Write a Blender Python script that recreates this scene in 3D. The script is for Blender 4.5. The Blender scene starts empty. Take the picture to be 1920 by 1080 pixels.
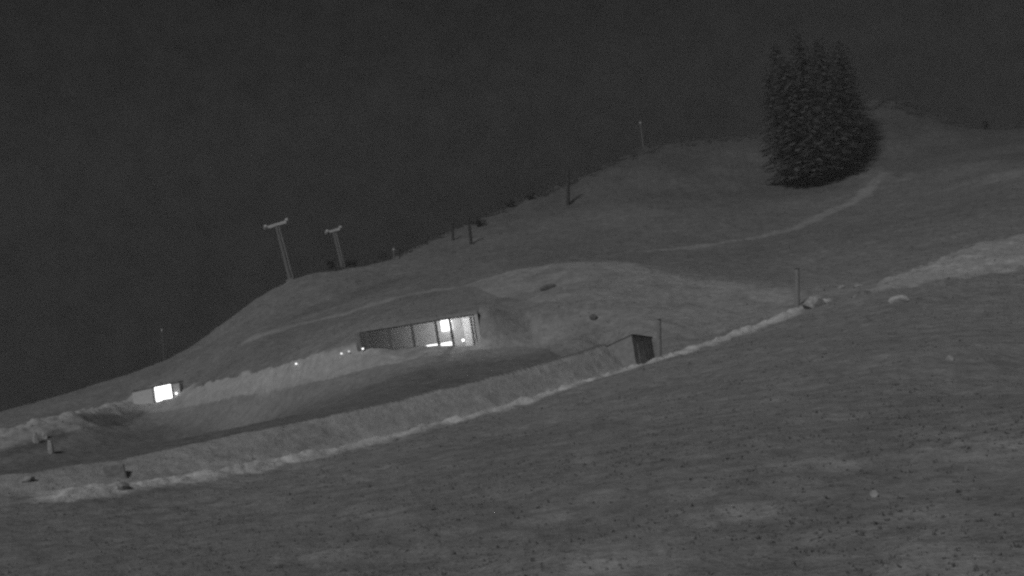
import bpy, math, random
import numpy as np
from mathutils import Vector, Matrix

random.seed(7)
RNG = np.random.default_rng(11)
scene = bpy.context.scene
col = scene.collection

# ------------------------------------------------------------------ camera
F_PX, ROLL, PITCH = 2000.0, math.radians(9.0), math.radians(2.0)
cam_data = bpy.data.cameras.new('camera')
cam_data.sensor_width = 36.0
cam_data.lens = 36.0 * F_PX / 1920.0
cam_data.clip_start = 0.1
cam_data.clip_end = 4000.0
cam = bpy.data.objects.new('camera', cam_data)
col.objects.link(cam)
_R = Vector((1, 0, 0)); _F = Vector((0, math.cos(PITCH), math.sin(PITCH))); _U = Vector((0, -math.sin(PITCH), math.cos(PITCH)))
_X = math.cos(ROLL) * _R - math.sin(ROLL) * _U
_Y = math.sin(ROLL) * _R + math.cos(ROLL) * _U
cam.matrix_world = Matrix(((_X.x, _Y.x, -_F.x, 0), (_X.y, _Y.y, -_F.y, 0), (_X.z, _Y.z, -_F.z, 0), (0, 0, 0, 1)))
scene.camera = cam

# ------------------------------------------------------------------ night sky, moon, exposure
MOON_EL, MOON_AZ = math.radians(46), math.radians(-148)      # azimuth from +Y towards +X: behind the camera, to its left
SUN_STRENGTH, SKY_LEVEL, HAZE_DENSITY = 1.5, 0.0128, 0.0004
world = bpy.data.worlds.new('World'); scene.world = world; world.use_nodes = True
wn, wl = world.node_tree.nodes, world.node_tree.links
wn.clear()
sky = wn.new('ShaderNodeTexSky'); sky.sky_type = 'NISHITA'; sky.sun_disc = False
sky.sun_elevation = MOON_EL; sky.sun_rotation = MOON_AZ
bw = wn.new('ShaderNodeRGBToBW'); wl.new(sky.outputs[0], bw.inputs[0])        # the night camera records no colour
scale = wn.new('ShaderNodeMath'); scale.operation = 'MULTIPLY'; scale.inputs[1].default_value = 0.0002
wl.new(bw.outputs[0], scale.inputs[0])
tc = wn.new('ShaderNodeTexCoord')
cl = wn.new('ShaderNodeTexNoise'); cl.inputs['Scale'].default_value = 42; cl.inputs['Detail'].default_value = 6; cl.inputs['Roughness'].default_value = 0.7
wl.new(tc.outputs['Generated'], cl.inputs['Vector'])
cr = wn.new('ShaderNodeMapRange'); cr.inputs['From Min'].default_value = 0.25; cr.inputs['From Max'].default_value = 0.75
cr.inputs['To Min'].default_value = SKY_LEVEL * 0.68; cr.inputs['To Max'].default_value = SKY_LEVEL * 1.32
wl.new(cl.outputs['Fac'], cr.inputs['Value'])
add = wn.new('ShaderNodeMath'); add.operation = 'ADD'
wl.new(scale.outputs[0], add.inputs[0]); wl.new(cr.outputs[0], add.inputs[1])
bg = wn.new('ShaderNodeBackground'); bg.inputs['Strength'].default_value = 1.0
wl.new(add.outputs[0], bg.inputs['Color'])
wo = wn.new('ShaderNodeOutputWorld'); wl.new(bg.outputs[0], wo.inputs['Surface'])

moon = bpy.data.lights.new('moon', 'SUN'); moon.energy = SUN_STRENGTH; moon.angle = math.radians(12); moon.color = (1, 1, 1)
moon_ob = bpy.data.objects.new('moon', moon); col.objects.link(moon_ob)
_d = Vector((math.sin(MOON_AZ) * math.cos(MOON_EL), math.cos(MOON_AZ) * math.cos(MOON_EL), math.sin(MOON_EL)))
moon_ob.rotation_euler = _d.to_track_quat('Z', 'Y').to_euler()

vs = scene.view_settings
scene.display_settings.display_device = 'sRGB'
vs.view_transform = 'Standard'; vs.look = 'None'; vs.exposure = 0.0; vs.gamma = 1.0; vs.use_curve_mapping = False
scene.cycles.use_denoising = False
scene.cycles.filter_width = 2.6
scene.cycles.volume_bounces = 0
scene.cycles.max_bounces = 5
scene.cycles.sample_clamp_indirect = 0.3

# ------------------------------------------------------------------ helpers
def P(px, py, d):
    """the point at forward distance d (metres) seen at photo pixel px, py"""
    u, v = (px - 960) / F_PX, (540 - py) / F_PX
    a = u * math.cos(ROLL) + v * math.sin(ROLL)
    b = -u * math.sin(ROLL) + v * math.cos(ROLL)
    dy, dz = math.cos(PITCH) - b * math.sin(PITCH), math.sin(PITCH) + b * math.cos(PITCH)
    k = d / dy
    return Vector((a * k, d, dz * k))

def tag(o, label=None, cat=None, group=None, kind=None):
    if label: o['label'] = label
    if cat: o['category'] = cat
    if group: o['group'] = group
    if kind: o['kind'] = kind
    return o

def grey(name, v, rough=0.8, var=0.25, scale=3.0, bump=0.0, spec=0.2, metal=0.0):
    m = bpy.data.materials.new(name); m.use_nodes = True
    n, l = m.node_tree.nodes, m.node_tree.links
    b = n['Principled BSDF']; b.inputs['Roughness'].default_value = rough
    b.inputs['Specular IOR Level'].default_value = spec; b.inputs['Metallic'].default_value = metal
    t = n.new('ShaderNodeTexCoord'); x = n.new('ShaderNodeTexNoise')
    x.inputs['Scale'].default_value = scale; x.inputs['Detail'].default_value = 6
    l.new(t.outputs['Object'], x.inputs['Vector'])
    r = n.new('ShaderNodeMapRange'); r.inputs['From Min'].default_value = 0.3; r.inputs['From Max'].default_value = 0.7
    r.inputs['To Min'].default_value = v * (1 - var); r.inputs['To Max'].default_value = v * (1 + var)
    l.new(x.outputs['Fac'], r.inputs['Value'])
    c = n.new('ShaderNodeCombineColor')
    for k in range(3): l.new(r.outputs[0], c.inputs[k])
    l.new(c.outputs[0], b.inputs['Base Color'])
    if bump:
        bp = n.new('ShaderNodeBump'); bp.inputs['Strength'].default_value = bump; bp.inputs['Distance'].default_value = 0.1
        l.new(x.outputs['Fac'], bp.inputs['Height']); l.new(bp.outputs[0], b.inputs['Normal'])
    return m

def glow(name, strength):
    m = bpy.data.materials.new(name); m.use_nodes = True
    b = m.node_tree.nodes['Principled BSDF']
    b.inputs['Base Color'].default_value = (0.8, 0.8, 0.8, 1)
    if 'blind' not in name: m.cycles.emission_sampling = 'NONE'
    b.inputs['Emission Color'].default_value = (1, 1, 1, 1); b.inputs['Emission Strength'].default_value = strength
    return m

def glass(name, fac=0.08, tint=1.0):
    m = bpy.data.materials.new(name); m.use_nodes = True
    n, l = m.node_tree.nodes, m.node_tree.links
    n.clear()
    o = n.new('ShaderNodeOutputMaterial'); mx = n.new('ShaderNodeMixShader'); mx.inputs[0].default_value = fac
    t = n.new('ShaderNodeBsdfTransparent'); t.inputs[0].default_value = (tint, tint, tint, 1)
    g = n.new('ShaderNodeBsdfGlossy'); g.inputs['Roughness'].default_value = 0.05
    l.new(t.outputs[0], mx.inputs[1]); l.new(g.outputs[0], mx.inputs[2]); l.new(mx.outputs[0], o.inputs['Surface'])
    return m

class MB:
    """collects shapes into one mesh"""
    def __init__(s): s.v, s.f = [], []
    def box(s, x0, x1, y0, y1, z0, z1, M=None):
        k = len(s.v)
        for z in (z0, z1):
            for x, y in ((x0, y0), (x1, y0), (x1, y1), (x0, y1)):
                p = Vector((x, y, z)); s.v.append(M @ p if M else p)
        s.f += [tuple(k + i for i in q) for q in ((3, 2, 1, 0), (4, 5, 6, 7), (0, 1, 5, 4), (1, 2, 6, 5), (2, 3, 7, 6), (3, 0, 4, 7))]
        return s
    def tube(s, a, b, r0, r1=None, n=10):
        a, b = Vector(a), Vector(b); r1 = r0 if r1 is None else r1
        ax = (b - a).normalized(); e = ax.orthogonal().normalized(); g = ax.cross(e)
        k = len(s.v)
        for c, r in ((a, r0), (b, r1)):
            for i in range(n):
                t = 2 * math.pi * i / n
                s.v.append(c + (e * math.cos(t) + g * math.sin(t)) * r)
        s.f += [(k + i, k + (i + 1) % n, k + n + (i + 1) % n, k + n + i) for i in range(n)]
        s.f += [tuple(k + n - 1 - i for i in range(n)), tuple(k + n + i for i in range(n))]
        return s
    def build(s, name, mat, parent=None, bevel=0.0, smooth=False):
        me = bpy.data.meshes.new(name); me.from_pydata([tuple(p) for p in s.v], [], s.f); me.update()
        me.materials.append(mat)
        if smooth: me.polygons.foreach_set('use_smooth', [True] * len(me.polygons))
        o = bpy.data.objects.new(name, me); col.objects.link(o)
        if parent: o.parent = parent
        if bevel:
            b = o.modifiers.new('bevel', 'BEVEL'); b.width = bevel; b.segments = 2
        return o

def empty(name, loc, rz=0.0, lean=(0, 0)):
    o = bpy.data.objects.new(name, None); col.objects.link(o)
    o.location = loc; o.rotation_euler = (lean[0], lean[1], rz); o.empty_display_size = 0.3
    return o

def copy_tree(o, parent=None):
    c = o.copy(); col.objects.link(c)
    if parent: c.parent = parent
    for ch in list(o.children): copy_tree(ch, c)
    return c

# ------------------------------------------------------------------ value noise (numpy)
_perm = RNG.random((256, 256))
def vnoise(x, y):
    xi, yi = np.floor(x).astype(int), np.floor(y).astype(int)
    fx, fy = x - xi, y - yi
    fx, fy = fx * fx * (3 - 2 * fx), fy * fy * (3 - 2 * fy)
    g = lambda a, b: _perm[a & 255, b & 255]
    return (g(xi, yi) * (1 - fx) + g(xi + 1, yi) * fx) * (1 - fy) + (g(xi, yi + 1) * (1 - fx) + g(xi + 1, yi + 1) * fx) * fy - 0.5
def fbm(x, y, oct=4, gain=0.5):
    s, a = 0, 1.0
    for k in range(oct):
        s = s + a * vnoise(x * 2 ** k + 17.3 * k, y * 2 ** k + 5.1 * k); a *= gain
    return s

# ------------------------------------------------------------------ the lines of the land, as photo pixels with their distances
def dens(line, n=3):
    out = []
    for a, b in zip(line, line[1:]):
        for k in range(n):
            t = k / n; out.append(tuple(a[i] + (b[i] - a[i]) * t for i in range(3)))
    return out + [line[-1]]
BERM = [(-200, 968, 41), (120, 930, 46), (450, 885, 53), (700, 832, 61), (950, 768, 69), (1100, 722, 75), (1200, 692, 80), (1300, 658, 85), (1400, 622, 90), (1480, 592, 95), (1540, 568, 100)]
CREST = [(-200, 932, 46), (0, 893, 50), (230, 862, 54), (500, 803, 61), (800, 737, 69.5), (1000, 690, 75.5), (1080, 665, 79), (1136, 646, 82)]
FOOT = [(-200, 880, 103), (0, 846, 105), (150, 803, 113), (260, 778, 131), (330, 768, 128), (450, 742, 115), (600, 715, 103.5), (690, 692, 101), (790, 669, 101.5), (893, 656, 103.0), (1000, 648, 103)]
BANK = [(-200, 845, 109), (0, 813, 110), (130, 780, 118), (250, 752, 141), (335, 744, 138), (400, 722, 124), (500, 700, 114), (600, 673, 106.5), (690, 656, 104.5)]
BENCH = [(470, 635, 152), (560, 608, 150), (640, 588, 150), (760, 553, 148), (850, 543, 145), (950, 512, 140)]
MOUND = [(950, 512, 140), (1050, 497, 136), (1130, 491, 130), (1200, 508, 124), (1280, 528, 118), (1380, 537, 112), (1470, 558, 105)]
TRACK = [(1190, 472, 165), (1300, 463, 165), (1400, 450, 168), (1480, 430, 172), (1550, 400, 180), (1610, 372, 190), (1655, 325, 205)]
RIDGE = [(-260, 850, 172), (0, 775, 170), (200, 715, 172), (300, 682, 172), (385, 647, 173), (430, 600, 178), (490, 554, 185), (545, 528, 190), (620, 513, 196), (690, 503, 204), (740, 480, 210), (800, 452, 216), (850, 430, 222), (900, 411, 226), (1000, 367, 235), (1060, 342, 238), (1120, 316, 242), (1200, 277, 246), (1300, 263, 248), (1450, 250, 250), (1560, 215, 252), (1640, 186, 255), (1690, 188, 255), (1730, 212, 250), (1800, 232, 246), (1850, 243, 242), (1920, 240, 240), (2120, 225, 238), (2500, 190, 230)]
FRONT = [(-250, 1080, 30), (0, 1080, 27), (300, 1080, 23.5), (960, 1080, 18.6), (1400, 1080, 16), (1780, 1080, 14), (2100, 1080, 13), (500, 965, 35.5), (960, 900, 32.5), (1150, 800, 44.5), (1400, 800, 37), (1400, 700, 60), (1780, 800, 29), (1780, 650, 52), (2100, 700, 45), (2100, 560, 80), (1600, 620, 72),
         (1640, 545, 93), (1780, 505, 104), (1900, 470, 112), (2100, 430, 120), (1620, 480, 130), (1780, 410, 145), (1900, 330, 175), (1700, 330, 200), (1800, 280, 215)]
HILL = [(1065, 388, 218), (885, 460, 197), (740, 515, 180), (650, 552, 168), (520, 600, 163), (1200, 380, 205), (1300, 400, 192), (1350, 330, 222), (1530, 342, 215), (1000, 480, 165), (1130, 470, 170), (1280, 500, 145), (1400, 512, 130), (1480, 520, 122), (1560, 520, 116),
        (1100, 640, 98), (1180, 610, 98), (1300, 615, 97), (1050, 560, 112), (1180, 545, 113), (1300, 565, 108), (950, 590, 112), (940, 555, 126), (1000, 620, 106),
        (200, 742, 152), (330, 706, 152), (0, 796, 148), (470, 660, 140), (580, 640, 132), (640, 625, 128), (-200, 860, 145), (850, 500, 170), (950, 450, 195)]
ctrl = []
for L, n in ((BERM, 6), (CREST, 8), (FOOT, 6), (BANK, 6), (BENCH, 3), (MOUND, 3), (TRACK, 2), (RIDGE, 2)):
    ctrl += [tuple(P(*p)) for p in dens(L, n)]
ctrl += [tuple(P(*p)) for p in FRONT + HILL]
for p in dens(BERM[:-2], 6):
    q = P(*p); ctrl.append((q.x, q.y + 1.6, q.z + 0.05))
for p in dens(CREST, 8):                                    # the terrace lies a little lower behind the bank
    q = P(*p); ctrl.append((q.x - 0.2, q.y + 2.2, q.z - 0.35)); ctrl.append((q.x * 1.2, q.y * 1.2, q.z - 0.5))
for p in dens(BANK[:-1], 6):
    q = P(*p); ctrl.append((q.x * 1.04, q.y * 1.04, q.z - 0.1))
for p in dens(RIDGE, 1):                                    # the land drops away beyond the ridge
    q = P(*p)
    for k, dz in ((25, -5), (70, -22), (170, -50)):
        s = (q.y + k) / q.y; ctrl.append((q.x * s, q.y * s, q.z + dz))
for x, y, z in ((0, 0, -4.2), (-40, 0, -4.5), (40, 5, -2.5), (0, -80, -6), (-150, -60, -8), (150, -60, 6), (-200, 60, -9), (-260, 160, -20), (160, 60, 10), (260, 160, 40), (-500, 300, -60), (-400, -200, -30), (450, 100, 30), (300, -300, 0), (-500, 700, -70), (0, 800, -70), (500, 700, -40)):
    ctrl.append((x, y, z))
BX0, BX1, BY = P(893, 620, 105).x, P(686, 650, 107.5).x, 105.0        # the glazed building: right end, left end, front
for x in np.linspace(BX1 + 0.5, BX0, 5):
    ctrl += [(x, 113.6, 1.98), (x, 120, 3.0)]
ctrl += [tuple(P(*p)) for p in ((893, 647, 104.4), (870, 647.5, 104.4), (848, 648, 104.4), (820, 648, 104.4), (797, 649, 104.4), (775, 650, 104.4), (752, 651, 104.4), (735, 652, 104.4), (712, 654, 104.4))]
ctrl += [(BX0 + 0.75, 105.3, 1.75), (BX0 + 0.8, 108, 2.0), (BX0 + 0.9, 111, 2.1), (BX0 + 3, 106.2, 0.9), (BX0 + 6, 106.8, 0.3), (BX0 + 0.8, 104.2, -0.9), (BX0 + 3, 104.6, -0.9)]
ctrl += [tuple(P(*p)) for p in ((346, 722, 138.6), (362, 720, 137), (345, 716, 142), (300, 716, 142.5), (255, 735, 142.5))]
C = np.array(ctrl)
keep = []
for i in range(len(C)):                                     # no two control points closer than 0.7 m
    if all((C[i, 0] - C[j, 0]) ** 2 + (C[i, 1] - C[j, 1]) ** 2 > 0.5 for j in keep): keep.append(i)
C = C[keep]
S = 100.0
def kern(r2): return 0.5 * r2 * np.log(r2 + 1e-12)
A = C[:, :2] / S
n = len(A)
K = kern(((A[:, None] - A[None]) ** 2).sum(-1)) + np.eye(n) * 1e-5
Q = np.c_[np.ones(n), A]
W = np.linalg.solve(np.block([[K, Q], [Q.T, np.zeros((3, 3))]]), np.r_[C[:, 2], np.zeros(3)])
def base_height(x, y):
    x, y = np.asarray(x, float).ravel() / S, np.asarray(y, float).ravel() / S
    out = np.empty(len(x))
    for s in range(0, len(x), 20000):
        a, b = x[s:s + 20000, None], y[s:s + 20000, None]
        out[s:s + 20000] = kern((a - A[None, :, 0]) ** 2 + (b - A[None, :, 1]) ** 2) @ W[:n] + W[n] + W[n + 1] * a[:, 0] + W[n + 2] * b[:, 0]
    return np.clip(out, -75, 60)
def poly(line): return np.array([(P(*p).x, P(*p).y) for p in line])
def dist_line(x, y, pts):
    best = np.full(len(x), 1e9)
    for a, b in zip(pts, pts[1:]):
        d = b - a; t = np.clip(((x - a[0]) * d[0] + (y - a[1]) * d[1]) / (d @ d), 0, 1)
        best = np.minimum(best, np.hypot(x - a[0] - t * d[0], y - a[1] - t * d[1]))
    return best
def inside(x, y, pts):
    r = np.zeros(len(x), bool); j = len(pts) - 1
    for i in range(len(pts)):
        (xi, yi), (xj, yj) = pts[i], pts[j]
        c = (yi > y) != (yj > y)
        r ^= c & (x < (xj - xi) * (y - yi) / ((yj - yi) if yj != yi else 1e-9) + xi); j = i
    return r
def sm(a, b, v):
    t = np.clip((v - a) / (b - a), 0, 1); return t * t * (3 - 2 * t)

PATCH = [(1590, 545, 91), (1650, 512, 103), (1760, 470, 116), (1850, 450, 124), (2050, 430, 126), (2050, 500, 104), (1850, 533, 95), (1700, 552, 90)]
pPATCH = poly(PATCH)
pBERM, pCREST, pFOOT, pBANK, pBENCH, pMOUND, pTRACK = map(poly, (BERM[1:], CREST, FOOT, BANK, BENCH, MOUND, TRACK))
BUILD = [(BX1 - 0.2, BY - 0.5), (BX0 + 0.3, BY - 0.5), (BX0 + 0.3, BY + 7.4), (BX1 - 0.2, BY + 7.4)]
CAB = P(300, 742, 137)
def height(x, y):
    x, y = np.asarray(x, float).ravel(), np.asarray(y, float).ravel()
    z = base_height(x, y)
    r = np.hypot(x, y)
    amp = 0.1 + 0.25 * sm(80, 220, r)
    z += amp * fbm(x / 9, y / 9, 4) * 1.2 + (0.13 + 0.14 * sm(60, 200, r)) * fbm(x / 1.7, y / 1.7, 4, 0.6)
    d = dist_line(x, y, pBERM)
    z += (0.26 + 0.16 * sm(48, 70, r)) * np.exp(-(d / 0.95) ** 2) * np.clip(0.7 + 1.0 * fbm(x / 1.0, y / 1.0, 4, 0.6), 0.2, 2)
    d = dist_line(x, y, pBANK)                                # rubble heaped on the crest of the bank
    z += 0.4 * np.exp(-(d / 1.4) ** 2) * (0.2 + 2.0 * np.abs(fbm(x / 1.8, y / 1.8, 4, 0.6)))
    w = inside(x + 2.0 * fbm(x / 3, y / 3, 3), y + 4 * fbm(x / 3 + 9, y / 3, 3), pPATCH)       # lumpy spoil in the gravel patch
    z += np.where(w, 0.1 + 0.5 * np.abs(fbm(x / 2.0, y / 2.5, 4, 0.6)), 0)
    m = inside(x, y, BUILD)
    z = np.where(m, np.minimum(z, -1.65), z)
    return z
def ground(x, y): return float(height([x], [y])[0])
def hit(px, py, d0, span=0.35):
    '''where the sight line through a pixel meets the ground, near distance d0'''
    ds = np.linspace(d0 * (1 - span), d0 * (1 + span), 500)
    q = np.array([P(px, py, d) for d in ds]); below = np.nonzero(q[:, 2] <= height(q[:, 0], q[:, 1]))[0]
    return Vector(q[below[0]]) if len(below) else P(px, py, d0)

# ------------------------------------------------------------------ the ground sheet (finer where the camera looks)
ang = np.radians(np.concatenate([np.linspace(-180, -36, 70)[:-1], np.linspace(-36, 36, 820), np.linspace(36, 180, 70)[1:]]))
rad = np.concatenate([[0.01], np.geomspace(2.5, 40, 130)[:-1], np.geomspace(40, 98, 250)[:-1], np.geomspace(98, 145, 220)[:-1], np.geomspace(145, 270, 150)[:-1], np.geomspace(270, 335, 24)])
TH, RR = np.meshgrid(ang, rad)
GX, GY = (RR * np.sin(TH)).ravel(), (RR * np.cos(TH)).ravel()
GZ = height(GX, GY)
na, nr = len(ang), len(rad)
V = np.c_[GX, GY, GZ]
idx = np.arange(na * nr).reshape(nr, na)
FQ = np.stack([idx[:-1, :-1], idx[:-1, 1:], idx[1:, 1:], idx[1:, :-1]], -1).reshape(-1, 4)[:, ::-1]
fn = np.cross(V[FQ[:, 2]] - V[FQ[:, 0]], V[FQ[:, 3]] - V[FQ[:, 1]])
VN = np.zeros_like(V)
for k in range(4): np.add.at(VN, FQ[:, k], fn)
VN /= np.linalg.norm(VN, axis=1, keepdims=True) + 1e-12
# what the ground is made of: 0 dark turf .. 1 pale gravel and rubble
nz1, nz2 = fbm(GX / 3.0, GY / 3.0, 4), fbm(GX / 14, GY / 14, 3)
pale = np.zeros(len(GX))
def lay(v, w): global pale; pale = np.maximum(pale, v * w)
nz3 = fbm(GX / 0.7, GY / 0.7, 4, 0.65)
lay(0.95, (1 - sm(0.5, 1.5, dist_line(GX, GY, pBERM) + 0.5 * nz1 + 0.7 * nz3)) * np.clip(1.02 + 0.7 * nz3, 0.3, 1.1))
bank_poly = np.r_[pBERM, pCREST[::-1]]
lay(0.34, inside(GX, GY, bank_poly) * (1 + 0.7 * nz1))
slope_poly = np.r_[pFOOT[:9], pBANK[::-1]]
lay(0.54, 1 - sm(0.6, 2.6, dist_line(GX, GY, pBANK) + 1.2 * nz1))
lay(0.4, inside(GX, GY, slope_poly) * (1 + 0.6 * nz1))
lay(0.2, 1 - sm(0.5, 6, dist_line(GX, GY, pFOOT) + 3 * nz2))
lay(0.24, 1 - sm(0.5, 2.2, dist_line(GX, GY, pBENCH) + 1.6 * nz1))
lay(0.2, 1 - sm(0.4, 1.8, dist_line(GX, GY, pTRACK) + 1.0 * nz1))
mound_poly = np.array([(P(*p).x, P(*p).y) for p in [(850, 545, 143)] + MOUND + [(1480, 580, 98), (1300, 640, 92), (1240, 620, 96), (1120, 590, 103), (1000, 560, 116)]])
lay(0.26, 1 - sm(0.5, 3.0, dist_line(GX, GY, pMOUND) + 2.5 * nz1))
lay(0.13, inside(GX, GY, mound_poly) * (1 + 1.6 * nz1))
patch = np.array([(P(*p).x, P(*p).y) for p in PATCH])
PATCH_IN = inside(GX + 2.2 * nz1, GY + 5 * nz1, patch)
lay(0.34, PATCH_IN * (1 + 1.1 * nz1))
for (px, py, d, r, w) in ((1190, 1058, 18.3, 1.0, 0.42), (1120, 1055, 18.8, 0.5, 0.4), (1420, 992, 21, 0.6, 0.5), (1220, 1010, 20.5, 0.5, 0.3), (1830, 885, 23.5, 1.3, 0.4), (1750, 1065, 14.5, 0.9, 0.42), (1560, 1050, 16, 0.6, 0.26), (30, 905, 49, 2.5, 0.45), (600, 1050, 24, 0.8, 0.22), (1880, 325, 178, 5, 0.18), (1640, 320, 205, 6, 0.14), (300, 1040, 26, 1.2, 0.18)):
    q = P(px, py, d)
    dd = np.hypot((GX - q.x), (GY - q.y) * 0.6)
    lay(w, (1 - sm(0.3 * r, 1.3 * r, dd + 0.9 * r * nz1 + 0.8 * r * nz3)) * np.clip(0.75 + 1.1 * nz3, 0.1, 1.3))
near = (1 - sm(26, 42, np.hypot(GX, GY))) * sm(-3, 3, GX)
lay(0.26, near * np.clip(0.75 + 1.1 * nz3, 0.1, 1.3) * sm(0.10, 0.42, fbm(GX / 1.6 + 40, GY / 2.2, 4, 0.6)))       # bare pale spots in the near turf
pale = np.clip(pale, 0, 1)
RG = np.hypot(GX, GY)
tone = 1.0 - 0.36 * sm(98, 175, RG + 14 * nz2) - 0.3 * sm(185, 250, RG + 30 * nz2) * sm(-60, 20, GX) + 0.12 * sm(10, 30, -GX) * sm(150, 160, RG)     # light fading with distance, painted as a darker tone up the slope
band = np.array([(P(*p).x, P(*p).y) for p in [(520, 606, 158), (600, 583, 158), (740, 535, 165), (760, 515, 176), (680, 545, 170), (590, 572, 166)]])
tone = np.where(inside(GX + nz1, GY + 3 * nz1, band), tone * 0.82, tone)                        # a darker strip above the bench
tone = np.where(inside(GX, GY, np.r_[pCREST, pFOOT[::-1]]), 0.66, tone)  # weaker light on the level terrace, painted as a darker tone
for ln_ in ([(-60, 868, 103), (0, 848, 104), (60, 826, 107), (110, 812, 111)], [(175, 795, 119), (220, 785, 125), (258, 776, 131)]):     # shadow strips at the foot of the banks, painted into the tone
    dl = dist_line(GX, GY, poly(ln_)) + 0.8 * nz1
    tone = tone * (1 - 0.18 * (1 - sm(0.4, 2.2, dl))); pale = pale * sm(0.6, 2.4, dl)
#

gm = bpy.data.materials.new('turf_and_gravel'); gm.use_nodes = True
gn, gl = gm.node_tree.nodes, gm.node_tree.links
gb = gn['Principled BSDF']; gb.inputs['Roughness'].default_value = 0.95; gb.inputs['Specular IOR Level'].default_value = 0.1
at = gn.new('ShaderNodeAttribute'); at.attribute_name = 'gravel'
tcg = gn.new('ShaderNodeTexCoord')
def nnoise(scale, detail=5, rough=0.6):
    x = gn.new('ShaderNodeTexNoise'); x.inputs['Scale'].default_value = scale; x.inputs['Detail'].default_value = detail; x.inputs['Roughness'].default_value = rough
    gl.new(tcg.outputs['Object'], x.inputs['Vector']); return x
def mrange(src, a, b, c, d):
    r = gn.new('ShaderNodeMapRange'); r.inputs['From Min'].default_value = a; r.inputs['From Max'].default_value = b
    r.inputs['To Min'].default_value = c; r.inputs['To Max'].default_value = d; gl.new(src, r.inputs['Value']); return r.outputs[0]
def mth(op, a, b):
    r = gn.new('ShaderNodeMath'); r.operation = op
    for i, q in enumerate((a, b)):
        if isinstance(q, (int, float)): r.inputs[i].default_value = q
        else: gl.new(q, r.inputs[i])
    return r.outputs[0]
n1, n2, n3 = nnoise(0.12, 6, 0.65), nnoise(1.3, 6, 0.7), nnoise(9.0, 4, 0.7)
at2 = gn.new('ShaderNodeAttribute'); at2.attribute_name = 'shade_tone'  # ground tone carrying the painted shade and light falloff
n4 = nnoise(0.45, 5, 0.7)
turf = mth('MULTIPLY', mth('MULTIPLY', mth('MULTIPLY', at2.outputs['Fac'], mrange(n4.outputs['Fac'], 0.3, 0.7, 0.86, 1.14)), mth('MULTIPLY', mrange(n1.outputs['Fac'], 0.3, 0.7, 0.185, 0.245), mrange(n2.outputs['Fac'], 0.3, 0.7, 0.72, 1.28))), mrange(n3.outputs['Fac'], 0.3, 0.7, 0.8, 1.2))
grav = mth('MULTIPLY', mrange(n2.outputs['Fac'], 0.3, 0.7, 0.4, 0.58), mrange(n3.outputs['Fac'], 0.3, 0.7, 0.75, 1.25))
mixg = mth('ADD', mth('MULTIPLY', turf, mth('SUBTRACT', 1.0, at.outputs['Fac'])), mth('MULTIPLY', grav, at.outputs['Fac']))
cc = gn.new('ShaderNodeCombineColor')
for k in range(3): gl.new(mixg, cc.inputs[k])
gl.new(cc.outputs[0], gb.inputs['Base Color'])
bp = gn.new('ShaderNodeBump'); bp.inputs['Strength'].default_value = 0.8; bp.inputs['Distance'].default_value = 0.2
gl.new(mth('ADD', n2.outputs['Fac'], mth('MULTIPLY', n3.outputs['Fac'], 0.3)), bp.inputs['Height']); gl.new(bp.outputs[0], gb.inputs['Normal'])

cx, cy = GX[FQ].mean(1), GY[FQ].mean(1)
cat = np.zeros(len(FQ), int)
cat[inside(cx, cy, np.r_[pCREST, pFOOT[::-1]])] = 1
cat[inside(cx, cy, slope_poly)] = 2
cat[inside(cx, cy, bank_poly)] = 3
cat[dist_line(cx, cy, pTRACK) < 1.0] = 5
cat[PATCH_IN[FQ].mean(1) > 0.5] = 6
cat[dist_line(cx, cy, pBERM) < 0.85] = 4
NAMES = [('hillside', 'dark turf hillside rising behind and around everything'), ('terrace', 'flat dark terrace between the lower bank and the lit windows'),
         ('rubble_bank', 'pale rubble bank running up to the lit windows'), ('embankment', 'smooth grey embankment below the terrace'),
         ('gravel_berm', 'long bright gravel berm along the foot of the embankment'), ('path', 'thin pale path climbing towards the conifers'),
         ('gravel_patch', 'broad pale gravel patch near the photo edge on the slope')]
for k, (nm, lb) in enumerate(NAMES):
    f = FQ[cat == k]
    u, inv = np.unique(f, return_inverse=True)
    inv = inv.reshape(-1, 4)
    me = bpy.data.meshes.new(nm)
    me.vertices.add(len(u)); me.vertices.foreach_set('co', V[u].astype(np.float32).ravel())
    me.loops.add(inv.size); me.loops.foreach_set('vertex_index', inv.astype(np.int32).ravel())
    me.polygons.add(len(inv)); me.polygons.foreach_set('loop_start', np.arange(0, inv.size, 4, dtype=np.int32))
    me.update(calc_edges=True)
    me.polygons.foreach_set('use_smooth', np.ones(len(inv), bool))
    a = me.attributes.new('gravel', 'FLOAT', 'POINT'); a.data.foreach_set('value', pale[u].astype(np.float32))
    a = me.attributes.new('shade_tone', 'FLOAT', 'POINT'); a.data.foreach_set('value', tone[u].astype(np.float32))
    me.normals_split_custom_set_from_vertices([tuple(q) for q in VN[u]])
    me.materials.append(gm)
    o = bpy.data.objects.new(nm, me); col.objects.link(o)
    tag(o, lb, None, None, 'structure')

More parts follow.
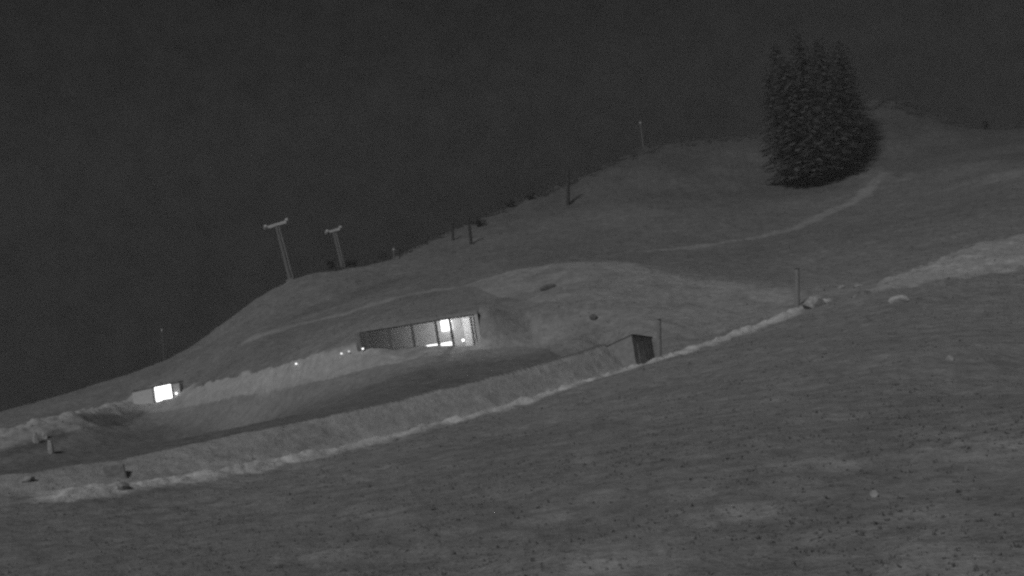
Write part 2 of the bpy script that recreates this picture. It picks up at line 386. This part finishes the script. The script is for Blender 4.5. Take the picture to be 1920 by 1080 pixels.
# ------------------------------------------------------------------ materials
M_dark = grey('weathered_dark_wood', 0.055, 0.85, 0.3, 4)
M_frame = grey('dark_window_frame', 0.14, 0.6, 0.2, 4)
M_plaster = grey('pale_plaster', 0.55, 0.9, 0.08, 2)
M_concrete = grey('grey_concrete', 0.2, 0.9, 0.2, 2.5, 0.2)
M_roof = grey('turf_roof', 0.13, 0.95, 0.25, 2.0, 0.3)
M_steel = grey('galvanised_steel', 0.16, 0.6, 0.15, 3)
M_steel_pale = grey('pale_painted_steel', 0.5, 0.6, 0.15, 3)
M_rock_pale = grey('pale_rock', 0.27, 0.95, 0.35, 3, 0.4)
M_rock_dark = grey('dark_rock', 0.125, 0.95, 0.3, 3, 0.4)
M_hatch = grey('dark_hatch_boards', 0.16, 0.9, 0.3, 5)
M_stone = grey('whitish_stone', 0.32, 0.9, 0.25, 4, 0.3)
M_post = grey('grey_timber', 0.22, 0.9, 0.2, 5)
M_bark = grey('bark', 0.03, 0.95, 0.3, 6)
M_needle = grey('dark_needles', 0.16, 0.9, 0.15, 1.5, 0, 0.05)
M_shrub = grey('dark_shrub_leaves', 0.11, 0.9, 0.35, 1.5, 0, 0.05)
for m_ in (M_needle, M_shrub):                                # thin leaves let some light through
    n_, l_ = m_.node_tree.nodes, m_.node_tree.links
    t_ = n_.new('ShaderNodeBsdfTranslucent'); x_ = n_.new('ShaderNodeMixShader'); x_.inputs[0].default_value = 0.45
    l_.new(n_['Combine Color'].outputs[0], t_.inputs['Color']); l_.new(n_['Principled BSDF'].outputs[0], x_.inputs[1]); l_.new(t_.outputs[0], x_.inputs[2])
    l_.new(x_.outputs[0], n_['Material Output'].inputs['Surface'])
M_glass = glass('window_glass')

# ------------------------------------------------------------------ the glazed building let into the slope
Z0, Z1 = -1.6, 1.72
bld = empty('glazed_building', ((BX0 + BX1) / 2, BY, Z0))
tag(bld, 'long low building with a row of lit windows, let into the hillside', 'building')
def L(o):                                                   # world-built part under the building
    o.matrix_parent_inverse = Matrix.Translation(-bld.location); return o
def part(name, mat, *boxes, parent=None, bevel=0.0):
    mb = MB()
    for b in boxes: mb.box(*b)
    o = mb.build(name, mat, None, bevel); o.parent = bld
    o.matrix_parent_inverse = Matrix.Translation(-bld.location); return o
ED = [P(p, 628, BY).x for p in (893, 847.5, 820, 774.5, 730, 688)]       # mullion lines, from the right end
part('roof', M_roof, (BX1 - 0.4, BX0 + 0.4, BY - 0.07, BY + 9.0, Z1, Z1 + 0.32), bevel=0.05)
part('fascia', grey('fascia_boards', 0.27, 0.9, 0.15), (BX1 - 0.39, BX0 + 0.39, BY - 0.12, BY - 0.073, Z1 - 0.02, Z1 + 0.31))
part('floor', M_concrete, (BX1, BX0, BY - 0.1, BY + 5.2, Z0 - 0.4, Z0 + 0.03))
part('back_wall', M_plaster, (BX1, BX0, BY + 5.0, BY + 5.2, Z0 + 0.03, Z1 - 0.002))
fin = MB(); fin.box(ED[0] + 0.10, ED[0] + 0.42, BY - 0.1, BY + 5.1, Z0 - 0.5, Z1 - 0.003)
o = fin.build('end_wall', M_plaster); o.parent = bld; L(o)
part('end_wall', M_concrete, (BX1 - 0.5, BX1 - 0.003, BY - 0.3, BY + 5.1, Z0 - 0.5, Z1 - 0.003))
for k, x in enumerate(ED):
    w = 0.07 if k == 0 else 0.13
    part('mullion', M_frame, (x - w, x + w, BY - 0.06, BY + 0.12, Z0 + 0.03, Z1 - 0.004), bevel=0.015)
for k in range(5):
    a, b = ED[k + 1] + 0.132, ED[k] - (0.072 if k == 0 else 0.132)
    pn = part('window', M_glass, (a, b, BY, BY + 0.02, Z0 + 0.12, Z1 - 0.132))
    for za, zb in ((Z0 + 0.032, Z0 + 0.118), (Z1 - 0.13, Z1 - 0.006)):
        fr = MB().box(a, b, BY - 0.03, BY + 0.05, za, zb).build('window_rail', M_frame if za < 0 else M_concrete)
        fr.parent = pn
LX = ED[1] + 0.35                                            # one ceiling lamp lights the whole room; it falls off to the left
cl_ = part('ceiling_lamp', glow('ceiling_lamp_glow', 1.0), (LX - 0.3, LX + 0.3, BY + 1.4, BY + 1.7, Z1 - 0.06, Z1 - 0.01))
li = bpy.data.lights.new('room_light', 'POINT'); li.energy = 350; li.shadow_soft_size = 0.1
lo = bpy.data.objects.new('room_light', li); col.objects.link(lo); lo.parent = bld
lo.location = Vector((LX, BY + 1.55, Z1 - 0.3)) - bld.location
def mid(k, t): return ED[k + 1] + (ED[k] - ED[k + 1]) * t
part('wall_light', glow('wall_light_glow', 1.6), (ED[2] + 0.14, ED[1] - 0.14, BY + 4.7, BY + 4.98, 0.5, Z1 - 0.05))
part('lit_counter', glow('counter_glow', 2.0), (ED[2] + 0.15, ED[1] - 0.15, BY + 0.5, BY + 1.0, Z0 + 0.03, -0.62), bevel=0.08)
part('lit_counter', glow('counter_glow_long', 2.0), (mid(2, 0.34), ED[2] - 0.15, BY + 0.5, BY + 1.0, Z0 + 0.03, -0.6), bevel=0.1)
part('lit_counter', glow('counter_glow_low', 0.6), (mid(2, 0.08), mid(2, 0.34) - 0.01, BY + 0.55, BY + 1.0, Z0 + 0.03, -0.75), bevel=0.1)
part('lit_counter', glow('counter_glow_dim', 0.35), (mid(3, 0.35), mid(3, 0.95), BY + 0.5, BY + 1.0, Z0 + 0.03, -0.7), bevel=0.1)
cu = MB()
x0, x1 = mid(0, 0.42), mid(0, 0.74); N = 16
for i in range(N):
    a, b = x0 + (x1 - x0) * i / N, x0 + (x1 - x0) * (i + 1) / N
    dy = 0.02 * (i % 2)
    cu.box(a, b, BY + 4.5 + dy, BY + 4.56 + dy, Z0 + 0.05, Z1 - 0.15)
cu = cu.build('curtain', grey('white_curtain', 0.85, 0.9, 0.05)); cu.parent = bld; L(cu)
o = MB().tube((mid(0, 0.42), BY + 0.25, -0.75), (mid(0, 0.42), BY + 0.25, -0.55), 0.09).build('table_lamp', glow('table_lamp_glow', 5)); o.parent = bld; L(o)

# ------------------------------------------------------------------ the small cabin with one bright window
CD = 136.5
cl0, cl1, cl2, cl3 = P(252, 745, CD).x, P(287, 740, CD).x, P(322, 735, CD).x, P(335, 735, CD).x
cz1 = P(305, 722, CD).z; cz0 = cz1 - 2.9
cab = empty('cabin', ((cl0 + cl3) / 2, CD, cz0))
tag(cab, 'small low cabin with a single glaring window on the bank', 'building')
def cpart(name, mat, *boxes, bevel=0.0):
    mb = MB()
    for b in boxes: mb.box(*b)
    o = mb.build(name, mat, None, bevel); o.parent = cab
    o.matrix_parent_inverse = Matrix.Translation(-cab.location); return o
wz0, wz1 = cz1 - 2.0, cz1 - 0.05
cpart('wall', M_plaster, (cl0, cl1, CD, CD + 0.2, cz0, cz1 - 0.25), (cl2 + 0.12, cl3, CD, CD + 0.2, cz0, cz1 - 0.1), (cl1, cl2 + 0.12, CD, CD + 0.2, cz0, wz0),
      (cl0 - 0.2, cl0, CD, CD + 1.5, cz0, cz1 - 0.3), (cl3, cl3 + 0.2, CD, CD + 1.5, cz0, cz1 - 0.1), (cl0, cl3, CD + 1.3, CD + 1.5, cz0, cz1 - 0.3))
rm = MB(); 
k = [(cl0 - 0.3, CD - 0.06, cz1 - 0.28), (cl3 + 0.21, CD - 0.06, cz1 + 0.0), (cl3 + 0.21, CD + 1.7, cz1 + 0.0), (cl0 - 0.5, CD + 1.7, cz1 - 0.28)]
rm.v = [Vector(q) for q in k] + [Vector(q) + Vector((0, 0, 0.16)) for q in k]
rm.f = [(3, 2, 1, 0), (4, 5, 6, 7), (0, 1, 5, 4), (1, 2, 6, 5), (2, 3, 7, 6), (3, 0, 4, 7)]
o = rm.build('roof', M_roof); o.parent = cab; o.matrix_parent_inverse = Matrix.Translation(-cab.location)
w = cpart('window', M_glass, (cl1 + 0.1, cl2, CD + 0.06, CD + 0.08, wz0, wz1))
cpart('mullion', M_frame, (cl1 - 0.02, cl1 + 0.12, CD - 0.04, CD + 0.18, wz0, wz1 - 0.1))
cpart('mullion', M_frame, (cl2, cl2 + 0.18, CD - 0.04, CD + 0.18, wz0, wz1))
cpart('window_blind', glow('lit_blind_glow', 3.0), (cl1 + 0.13, cl2 - 0.01, CD + 0.5, CD + 0.55, wz0 - 0.2, wz1))
o = MB().tube((cl3 - 0.25, CD - 0.25, wz0 + 0.55), (cl3 - 0.25, CD - 0.25, wz0 + 0.8), 0.11).build('wall_lamp', glow('wall_lamp_glow', 2.5))
o.parent = cab; o.matrix_parent_inverse = Matrix.Translation(-cab.location)

# ------------------------------------------------------------------ the hut at the end of the embankment
SD = 80.5
e_top, e_bot = P(1181, 629, SD), P(1193, 684, SD)
hut = empty('hut', (e_bot.x, SD, e_bot.z))
tag(hut, 'small half-buried hut with dark shaded end wall at the embankment end', 'hut')
hh = e_top.z - e_bot.z
yaw = math.radians(-33)
hut.rotation_euler = (0, 0, yaw)
wl_, wd_ = 2.7, 3.3       # long pale wall runs to the left, dark end wall to the rear right
def rz_(x, y): return hh + 0.27 * x - 0.16 * y               # the roof falls away from the near corner
def prism(x0, x1, y0, y1, zb, zt):
    m = MB(); c = ((x0, y0), (x1, y0), (x1, y1), (x0, y1))
    m.v = [Vector((x, y, zb(x, y))) for x, y in c] + [Vector((x, y, zt(x, y))) for x, y in c]
    m.f = [(3, 2, 1, 0), (4, 5, 6, 7), (0, 1, 5, 4), (1, 2, 6, 5), (2, 3, 7, 6), (3, 0, 4, 7)]
    return m
low = lambda x, y: -0.9
top = lambda x, y: rz_(x, y) - 0.03
M_hutwall = grey('grey_render', 0.25, 0.9, 0.2, 2.5, 0.2)
prism(-wl_, 0, 0, 0.2, low, top).build('front_wall', M_hutwall, hut)
prism(-wl_, -wl_ + 0.2, 0.203, wd_ - 0.203, low, top).build('side_wall', M_hutwall, hut)
prism(-wl_, 0, wd_ - 0.2, wd_, low, top).build('back_wall', M_hutwall, hut)
prism(-0.2, 0.0, 0.203, wd_ - 0.203, low, top).build('end_wall', grey('end_boards', 0.3, 0.9, 0.3), hut)
prism(-wl_ - 0.3, 0.07, 0.03, wd_ + 0.1, lambda x, y: rz_(x, y) - 0.025, lambda x, y: rz_(x, y) + 0.07).build('roof', M_dark, hut)
dmb = MB().box(0.006, 0.05, 0.7, 1.7, -0.1, hh - 0.55).build('door', grey('door_boards', 0.3, 0.9, 0.3), hut)
MB().tube((0.09, 1.55, hh * 0.4), (0.09, 1.55, hh * 0.4 + 0.18), 0.02).build('handle', M_steel, dmb)

# ------------------------------------------------------------------ lift towers
def lift_tower(px0, py0, d, h, arm, yaw, lean, label, wheels=4):
    b = P(px0, py0, d); z = ground(b.x, b.y)
    t = empty('lift_tower', (b.x, b.y, min(z, b.z)), 0, (0, lean))
    tag(t, label, 'lift tower', 'lift towers on the ridge')
    MB().box(-0.7, 0.7, -0.7, 0.7, -0.5, 0.25).build('footing', M_concrete, t, 0.05)
    MB().tube((0, 0, 0.2), (0, 0, h - 0.2), 0.38, 0.26, 14).build('mast', M_steel, t, smooth=False)
    lad = MB()
    for s in (-0.2, 0.2): lad.tube((0.52, s, 0.4), (0.4, s, h - 0.5), 0.035, n=6)
    for i in range(int(h / 0.35) - 2): lad.tube((0.52 - 0.12 * i * 0.35 / h, -0.2, 0.6 + i * 0.35), (0.52 - 0.12 * i * 0.35 / h, 0.2, 0.6 + i * 0.35), 0.02, n=5)
    lad.build('ladder', M_steel_pale, t)
    R = Matrix.Translation((0, 0, h)) @ Matrix.Rotation(math.radians(-5), 4, 'Y') @ Matrix.Rotation(yaw, 4, 'Z') @ Matrix.Translation((0, 0, -h))
    ca = MB(); ca.box(-arm / 2, arm / 2, -0.2, 0.2, h - 0.3, h + 0.22, R)
    cross = ca.build('cross_arm', M_steel_pale, t, 0.02)
    for s in (-1, 1):
        sb = MB(); sb.box(s * arm / 2 - 0.1, s * arm / 2 + 0.1, -0.8, 0.8, h - 0.08, h + 0.1, R)
        so = sb.build('sheave_beam', M_steel_pale, t)
        for i in range(wheels):
            y = -0.66 + 1.32 * i / (wheels - 1)
            MB().tube(R @ Vector((s * arm / 2 - 0.2, y, h + 0.1)), R @ Vector((s * arm / 2 + 0.2, y, h + 0.1)), 0.33, n=12).build('sheave', M_steel_pale, so)
    return t
lift_tower(545, 526, 189, 10.3, 3.9, math.radians(16), math.radians(-6), 'tall lift tower with ladder and pale cross arm, leftmost on the ridge')
lift_tower(651, 524, 222, 14.8, 2.9, math.radians(20), math.radians(-5), 'fainter second lift tower rising from behind the ridge shrubs')

# ------------------------------------------------------------------ posts and lamps
def post(px, py_base, py_top, d, r, mat, name, label, cat, lean_world=math.radians(9), head=None, group=None):
    b = P(px, py_base, d); h = (py_base - py_top) / F_PX * d
    z = ground(b.x, b.y)
    t = empty(name, (b.x, b.y, b.z), 0, (0, lean_world))
    tag(t, label, cat, group)
    MB().tube((0, 0, min(-0.4, z - b.z - 0.4)), (0, 0, h), r, r * 0.8, 10).build('pole', mat, t)
    if head == 'lamp':
        MB().tube((0, 0, h), (0, 0, h + 0.12), r * 1.8, r * 1.4, 10).build('lamp_cap', M_steel, t)
        MB().tube((0, 0, h - 0.32), (0, 0, h - 0.002), r * 1.6, r * 1.6, 10).build('lamp_head', M_steel_pale, t)
    elif head == 'box':
        MB().box(-0.35, 0.35, -0.25, 0.25, -0.1, 0.75).build('base_box', mat, t, 0.05)
        MB().box(-0.22, 0.22, -0.2, 0.2, h - 0.5, h).build('top_box', mat, t, 0.04)
    elif head == 'cap':
        MB().tube((0, 0, h), (0, 0, h + 0.08), r * 1.25, r * 0.5, 10).build('cap', mat, t)
    return t
post(1236, 672, 598, 82.5, 0.2, M_post, 'marker_post', 'grey timber post beside the dark end wall of the hut', 'post', head='cap')
post(1495, 570, 503, 101, 0.26, M_post, 'marker_post', 'grey timber post behind the pale boulder at the berm end', 'post', head='cap')
post(739, 500, 466, 200, 0.16, M_steel, 'lamp_post', 'short lamp post with pale head on the ridge', 'lamp post', math.radians(8), 'lamp')
post(309, 690, 617, 178, 0.09, M_steel, 'lamp_post', 'thin faint mast beyond the ridge above the cabin', 'mast', math.radians(4), 'lamp')
post(1065, 388, 318, 219, 0.42, M_dark, 'dark_mast', 'black mast with boxy foot standing on the upper slope', 'mast', math.radians(9), 'box')
post(1207, 285, 228, 252, 0.16, M_steel, 'distant_mast', 'thin pale mast just beyond the ridge crest', 'mast', math.radians(3), 'lamp')
post(884, 462, 405, 198, 0.3, M_dark, 'dark_mast', 'dark crooked mast on the ridge among small shrubs', 'mast', math.radians(3), 'box')
post(849, 445, 420, 205, 0.25, M_dark, 'dark_stake', 'short dark stake on the ridge beside the crooked mast', 'stake', math.radians(8), 'cap')

def path_light(px, py, d, label, s):
    b = hit(px, py, d) + Vector((0, 0, 0.25)); z = b.z - 0.3
    t = empty('path_light', (b.x, b.y, z)); tag(t, label, 'path light', 'small lights along the rubble bank')
    MB().tube((0, 0, -0.2), (0, 0, b.z - z - 0.06), 0.04).build('stem', M_steel, t)
    MB().tube((0, 0, b.z - z - 0.06), (0, 0, b.z - z + 0.1), 0.09).build('lamp_head', glow('path_light_glow', s), t)
path_light(556, 687, 107, 'lone glowing path light on the rubble bank, lowest of the row', 1.6)
path_light(641, 668, 105.5, 'glowing path light, second along the bank from the lone one', 1.2)
path_light(655, 664, 105.2, 'faint path light in the middle of the close trio', 0.6)
path_light(681, 659, 104.6, 'brightest path light of the close trio on the bank', 1.8)
path_light(727, 650, 104.2, 'path light at the foot of the dimmest window', 0.9)

for px, py, d, hgt, lb in ((68, 831, 106, 1.1, 'pale upright stone slab below the bright bank, nearest the picture edge'), (85, 823, 107, 0.8, 'short pale stone slab between its two taller neighbours'), (96, 850, 101, 1.3, 'pale stone slab standing lowest on the terrace')):
    b = hit(px, py, d); z = b.z
    mb = MB(); prof = [(0, 0.30), (0.35, 0.33), (0.75, 0.26), (1.0, 0.16)]
    n8 = 8
    for t, r in prof:
        for i in range(n8):
            a = 2 * math.pi * i / n8
            j = 1 + 0.18 * math.sin(3.1 * i + 5 * t + px)
            mb.v.append(Vector((math.cos(a) * r * j, math.sin(a) * r * 0.6 * j, -0.3 + t * (hgt + 0.3))))
    for q in range(len(prof) - 1):
        for i in range(n8): mb.f.append((q * n8 + i, q * n8 + (i + 1) % n8, (q + 1) * n8 + (i + 1) % n8, (q + 1) * n8 + i))
    mb.f.append(tuple(range((len(prof) - 1) * n8, len(prof) * n8)))
    o = mb.build('standing_stone', M_stone); o.location = (b.x, b.y, z); tag(o, lb, 'stone', 'pale stones standing on the terrace')

# dark hatch lying in the face of the embankment
hb = hit(216, 893, 50)
e_ = 0.6
nrm = Vector((ground(hb.x - e_, hb.y) - ground(hb.x + e_, hb.y), ground(hb.x, hb.y - e_) - ground(hb.x, hb.y + e_), 2 * e_)).normalized()
nrm = (nrm + Vector((0, -0.55, 0))).normalized()
hatch = empty('embankment_hatch', hb); hatch.rotation_euler = nrm.to_track_quat('Z', 'Y').to_euler()
tag(hatch, 'dark square hatch set into the embankment near its lower end', 'hatch')
MB().box(-0.5, 0.5, -0.75, 0.75, -0.5, 0.05).build('frame', M_concrete, hatch, 0.03)
hd = MB().box(-0.44, 0.44, -0.7, 0.7, 0.053, 0.09).build('door', M_hatch, hatch, 0.01)
MB().tube((-0.1, -0.55, 0.12), (0.1, -0.55, 0.12), 0.015).build('handle', M_steel, hd)

# ------------------------------------------------------------------ boulders
def boulder(px, py, d, sx, sy, sz, mat, label, seed):
    import bmesh
    b = hit(px, py, d); z = b.z
    bm = bmesh.new(); bmesh.ops.create_icosphere(bm, subdivisions=3, radius=1)
    r = random.Random(seed); ks = [(Vector((r.uniform(-1, 1), r.uniform(-1, 1), r.uniform(-1, 1))).normalized(), r.uniform(0.55, 0.85)) for _ in range(14)]
    for v in bm.verts:
        for nrm, lim in ks:
            dd = v.co.dot(nrm) - lim
            if dd > 0: v.co -= nrm * dd * 0.85
        v.co *= 1 + r.uniform(-0.02, 0.02)
        v.co = Vector((v.co.x * sx, v.co.y * sy, v.co.z * sz))
    me = bpy.data.meshes.new('boulder'); bm.to_mesh(me); bm.free(); me.materials.append(mat)
    o = bpy.data.objects.new('boulder', me); col.objects.link(o); o.location = (b.x, b.y, z + sz * 0.3)
    tag(o, label, 'boulder'); return o
boulder(1526, 576, 99.5, 1.25, 0.9, 0.9, M_rock_pale, 'large pale boulder closing the upper end of the bright berm', 1)
boulder(1687, 566, 88, 0.9, 0.7, 0.42, grey('white_rock', 0.4, 0.9, 0.2, 3, 0.3), 'flat whitish boulder just below the gravel patch', 2)
boulder(1641, 932, 21.5, 0.11, 0.11, 0.11, M_rock_pale, 'small pale stone alone on the lower slope', 3)
boulder(1028, 542, 128, 1.2, 1.0, 0.55, M_rock_dark, 'dark rock on the mound, the higher of two', 4)
boulder(1114, 598, 103, 0.5, 0.5, 0.42, M_rock_dark, 'small dark rock low on the mound above the hut', 5)
boulder(1577, 540, 97, 0.5, 0.4, 0.25, M_rock_pale, 'small pale rock, first beside the gravel patch tip', 6)
boulder(1608, 538, 96, 0.55, 0.4, 0.25, M_rock_pale, 'small pale rock touching the gravel patch tip', 7)
boulder(52, 903, 49.5, 0.35, 0.3, 0.22, M_rock_pale, 'round pale stone at the low end of the embankment', 8)
boulder(230, 916, 47.6, 0.3, 0.3, 0.25, M_rock_pale, 'pale stone on the berm below the dark hatch', 9)
boulder(1783, 676, 48, 0.22, 0.2, 0.2, M_rock_pale, 'tiny pale stone in the middle of the open slope', 10)

# ------------------------------------------------------------------ conifers and shrubs
def conifer(b, h, r, seed, label, nb=26, skirt=0.08):
    rd = random.Random(seed)
    t = empty('conifer', b); tag(t, label, 'tree', 'dark conifers on the upper slope')
    mb = MB(); mb.tube((0, 0, -1.0), (0, 0, h * 0.55), 0.32, 0.2, 9); mb.tube((0, 0, h * 0.55), (0, 0, h * 0.98), 0.2, 0.03, 7)
    cr = MB()
    z = h * skirt
    while z < h * 0.98:
        f = 1 - (z / h)
        nbr = rd.randint(5, 8)
        off = rd.uniform(0, 6.28)
        for i in range(nbr):
            a = off + 6.283 * i / nbr + rd.uniform(-0.3, 0.3)
            ln = r * min(1, 0.45 + 2.2 * (z / h)) * (f ** 0.42) * rd.uniform(0.65, 1.12) + 0.25
            droop = rd.uniform(0.12, 0.4)
            d = Vector((math.cos(a), math.sin(a), 0))
            p0 = Vector((0, 0, z)); p1 = p0 + d * ln + Vector((0, 0, -droop * ln))
            mb.tube(p0, p1, 0.05, 0.015, 4)
            ns = max(5, int(ln * 5))
            for s in range(ns):
                u = 0.15 + 0.9 * (s + rd.random()) / ns
                c = p0.lerp(p1, min(u, 1.0)) + Vector((rd.uniform(-.15, .15), rd.uniform(-.15, .15), rd.uniform(-.12, .08)))
                for side in (-1, 1):
                    e = (d.cross(Vector((0, 0, 1))) * side + d * rd.uniform(0.2, 0.8) + Vector((0, 0, rd.uniform(-0.7, 0.1)))).normalized()
                    l2 = rd.uniform(0.35, 0.75) * (0.5 + 0.5 * f)
                    wv = e.cross(Vector((rd.uniform(-1, 1), rd.uniform(-1, 1), rd.uniform(0.3, 1)))).normalized() * rd.uniform(0.08, 0.16)
                    k = len(cr.v); cr.v += [c - wv, c + wv, c + e * l2 + wv * 0.4, c + e * l2 - wv * 0.4]; cr.f.append((k, k + 1, k + 2, k + 3))
        z += rd.uniform(0.5, 0.9) * (0.7 + 0.3 * f)
    mb.build('trunk', M_bark, t); cr.build('crown', M_needle, t)
    return t
TREES = [(1476, 340, 214, 24, 5.0, 'dark conifer at the near edge of the clump, leftmost of all'), (1506, 346, 211, 27, 5.4, 'dark conifer with visible trunk foot, second from the left in the clump'),
         (1540, 346, 210, 32, 5.6, 'tallest dark conifer in the middle of the clump'), (1578, 341, 212, 29, 5.4, 'dark conifer right of the tallest one in the clump'),
         (1606, 320, 219, 25, 5.0, 'dark conifer at the right end of the clump'), (1490, 318, 226, 27, 5.4, 'dark conifer half hidden behind the front row, clump left'),
         (1610, 300, 228, 24, 5.2, 'dark conifer half hidden behind the front row, clump right')]
for i, (px, py, d, h, r, lb) in enumerate(TREES):
    b = P(px, py, d); conifer((b.x, b.y, ground(b.x, b.y) - 0.1), h, r, 40 + i, lb, skirt=0.11)

def shrub(px, py, d, h, r, seed, label):
    rd = random.Random(seed); b = P(px, py, d)
    t = empty('shrub', (b.x, b.y, ground(b.x, b.y) - 0.05)); tag(t, label, 'shrub', 'dark shrubs on the ridge')
    st, cr = MB(), MB()
    for i in range(7):
        a = rd.uniform(0, 6.28); tip = Vector((math.cos(a) * r * rd.uniform(.3, .8), math.sin(a) * r * rd.uniform(.3, .8), h * rd.uniform(.6, 1)))
        st.tube((0, 0, -0.2), tip, 0.06, 0.015, 5)
        for j in range(70):
            c = tip * rd.uniform(0.3, 1.05) + Vector((rd.gauss(0, .25), rd.gauss(0, .25), rd.gauss(0, .22)))
            e = Vector((rd.uniform(-1, 1), rd.uniform(-1, 1), rd.uniform(-1, 1))).normalized() * 0.16; g = e.orthogonal().normalized() * 0.1
            k = len(cr.v); cr.v += [c - e, c + g, c + e, c - g]; cr.f.append((k, k + 1, k + 2, k + 3))
    st.build('stem', M_bark, t); cr.build('crown', M_shrub, t)
shrub(622, 524, 194, 2.6, 1.2, 1, 'tall dark shrub on the ridge just left of the second lift tower')
shrub(661, 520, 196, 1.9, 1.2, 2, 'dark shrub on the ridge just right of the second lift tower')
shrub(720, 500, 206, 1.6, 1.0, 3, 'low dark shrub beside the short ridge lamp post')
shrub(905, 448, 212, 1.8, 1.6, 4, 'dark shrub on the ridge next to the crooked dark mast')
shrub(960, 412, 226, 1.7, 1.8, 5, 'wide dark shrub on the ridge between the two dark masts')
shrub(1000, 395, 228, 1.5, 1.6, 6, 'dark shrub on the ridge nearest the mast with boxy foot')
shrub(1852, 262, 236, 3.0, 1.3, 7, 'dark shrub high on the far ridge, apart from the conifers')

rd = random.Random(5); cr = MB()
rp = dens([p for p in RIDGE if 600 <= p[0] <= 2000], 24)
for p in rp:
    for q in range(2):
        b = P(p[0] + rd.uniform(-6, 6), p[1], p[2] + rd.uniform(-9, 4)); z = ground(b.x, b.y); hgt = rd.choice((0.3, 0.5, 0.5, 0.8, 1.4))
        for j in range(int(16 + 26 * hgt)):
            c = Vector((b.x + rd.gauss(0, 0.5), b.y + rd.gauss(0, 0.5), z + hgt * rd.random() * rd.random() + 0.05))
            e = Vector((rd.uniform(-1, 1), rd.uniform(-1, 1), rd.uniform(-0.3, 1))).normalized() * 0.17; g = e.orthogonal().normalized() * 0.09
            k = len(cr.v); cr.v += [c - e, c + g, c + e, c - g]; cr.f.append((k, k + 1, k + 2, k + 3))
tag(cr.build('scrub', M_shrub), 'low ragged scrub growing all along the ridge line', None, None, 'stuff')

# ------------------------------------------------------------------ grass tufts and heath clumps
NT = 80000
tr = np.exp(RNG.uniform(math.log(12), math.log(245), NT)); ta = np.radians(RNG.uniform(-33, 33, NT))
tx, ty = tr * np.sin(ta), tr * np.cos(ta)
ri = np.clip(np.searchsorted(rad, tr), 0, nr - 1); ai = np.clip(np.searchsorted(ang, ta), 0, na - 1)
flat = idx[ri, ai]
clumpy = fbm(tx / 4.0, ty / 4.0, 4, 0.6)
ok = (pale[flat] < RNG.uniform(0.05, 0.6, NT)) & (clumpy + RNG.uniform(-0.5, 0.5, NT) > -0.05) & ~inside(tx, ty, [(BX1 - 1, BY - 2), (BX0 + 1, BY - 2), (BX0 + 1, BY + 10), (BX1 - 1, BY + 10)])
ok &= (~inside(tx, ty, np.r_[pCREST, pFOOT[::-1]])) & (dist_line(tx, ty, pBERM) > 1.3)
tx, ty, tr = tx[ok], ty[ok], tr[ok]
tz = height(tx, ty) - 0.02
m_ = len(tx); NB = 4
hs = RNG.uniform(0.022, 0.05, m_) * (1 + tr / 70) * (0.6 + RNG.random(m_) ** 2)
tv = np.empty((m_, NB, 3, 3))
for k in range(NB):
    a = RNG.uniform(0, 2 * math.pi, m_); sp = RNG.uniform(0.3, 1.3, m_) * hs; w = hs * RNG.uniform(0.25, 0.6, m_)
    ca, sa = np.cos(a), np.sin(a)
    tv[:, k, 0] = np.c_[tx - sa * w, ty + ca * w, tz]; tv[:, k, 1] = np.c_[tx + sa * w, ty - ca * w, tz]
    tv[:, k, 2] = np.c_[tx + ca * sp, ty + sa * sp, tz + hs * RNG.uniform(0.6, 1.1, m_)]
me = bpy.data.meshes.new('grass'); nv = m_ * NB * 3
me.vertices.add(nv); me.vertices.foreach_set('co', tv.astype(np.float32).ravel())
me.loops.add(nv); me.loops.foreach_set('vertex_index', np.arange(nv, dtype=np.int32))
me.polygons.add(nv // 3); me.polygons.foreach_set('loop_start', np.arange(0, nv, 3, dtype=np.int32)); me.update(calc_edges=True)
M_grass = grey('grass_blades', 0.31, 0.95, 0.3, 0.6, 0, 0.05)
n_, l_ = M_grass.node_tree.nodes, M_grass.node_tree.links
t_ = n_.new('ShaderNodeBsdfTranslucent'); x_ = n_.new('ShaderNodeMixShader'); x_.inputs[0].default_value = 0.45
l_.new(n_['Combine Color'].outputs[0], t_.inputs['Color']); l_.new(n_['Principled BSDF'].outputs[0], x_.inputs[1]); l_.new(t_.outputs[0], x_.inputs[2]); l_.new(x_.outputs[0], n_['Material Output'].inputs['Surface'])
up = np.c_[RNG.uniform(-0.5, 0.5, nv // 3), RNG.uniform(-0.5, 0.5, nv // 3), np.ones(nv // 3)]; up = np.repeat(up / np.linalg.norm(up, axis=1, keepdims=True), 3, axis=0)
me.polygons.foreach_set('use_smooth', np.ones(nv // 3, bool)); me.normals_split_custom_set_from_vertices([tuple(q) for q in up])
me.materials.append(M_grass)
o = bpy.data.objects.new('grass', me); col.objects.link(o); tag(o, 'short grass tufts scattered over the dark slopes', None, None, 'stuff')

# ------------------------------------------------------------------ night haze
hz = MB().box(-340, 340, -340, 340, -80, 75)
hm = bpy.data.materials.new('night_haze'); hm.use_nodes = True
hn = hm.node_tree.nodes; hn.clear()
ho = hn.new('ShaderNodeOutputMaterial'); pv = hn.new('ShaderNodeVolumePrincipled')
pv.inputs['Color'].default_value = (0.9, 0.9, 0.9, 1); pv.inputs['Density'].default_value = HAZE_DENSITY
hm.node_tree.links.new(pv.outputs[0], ho.inputs['Volume'])
h = hz.build('haze', hm); tag(h, 'thin grey night haze over the whole slope', None, None, 'stuff')
print('MAXZ', GZ.max(), GZ.min(), len(C))
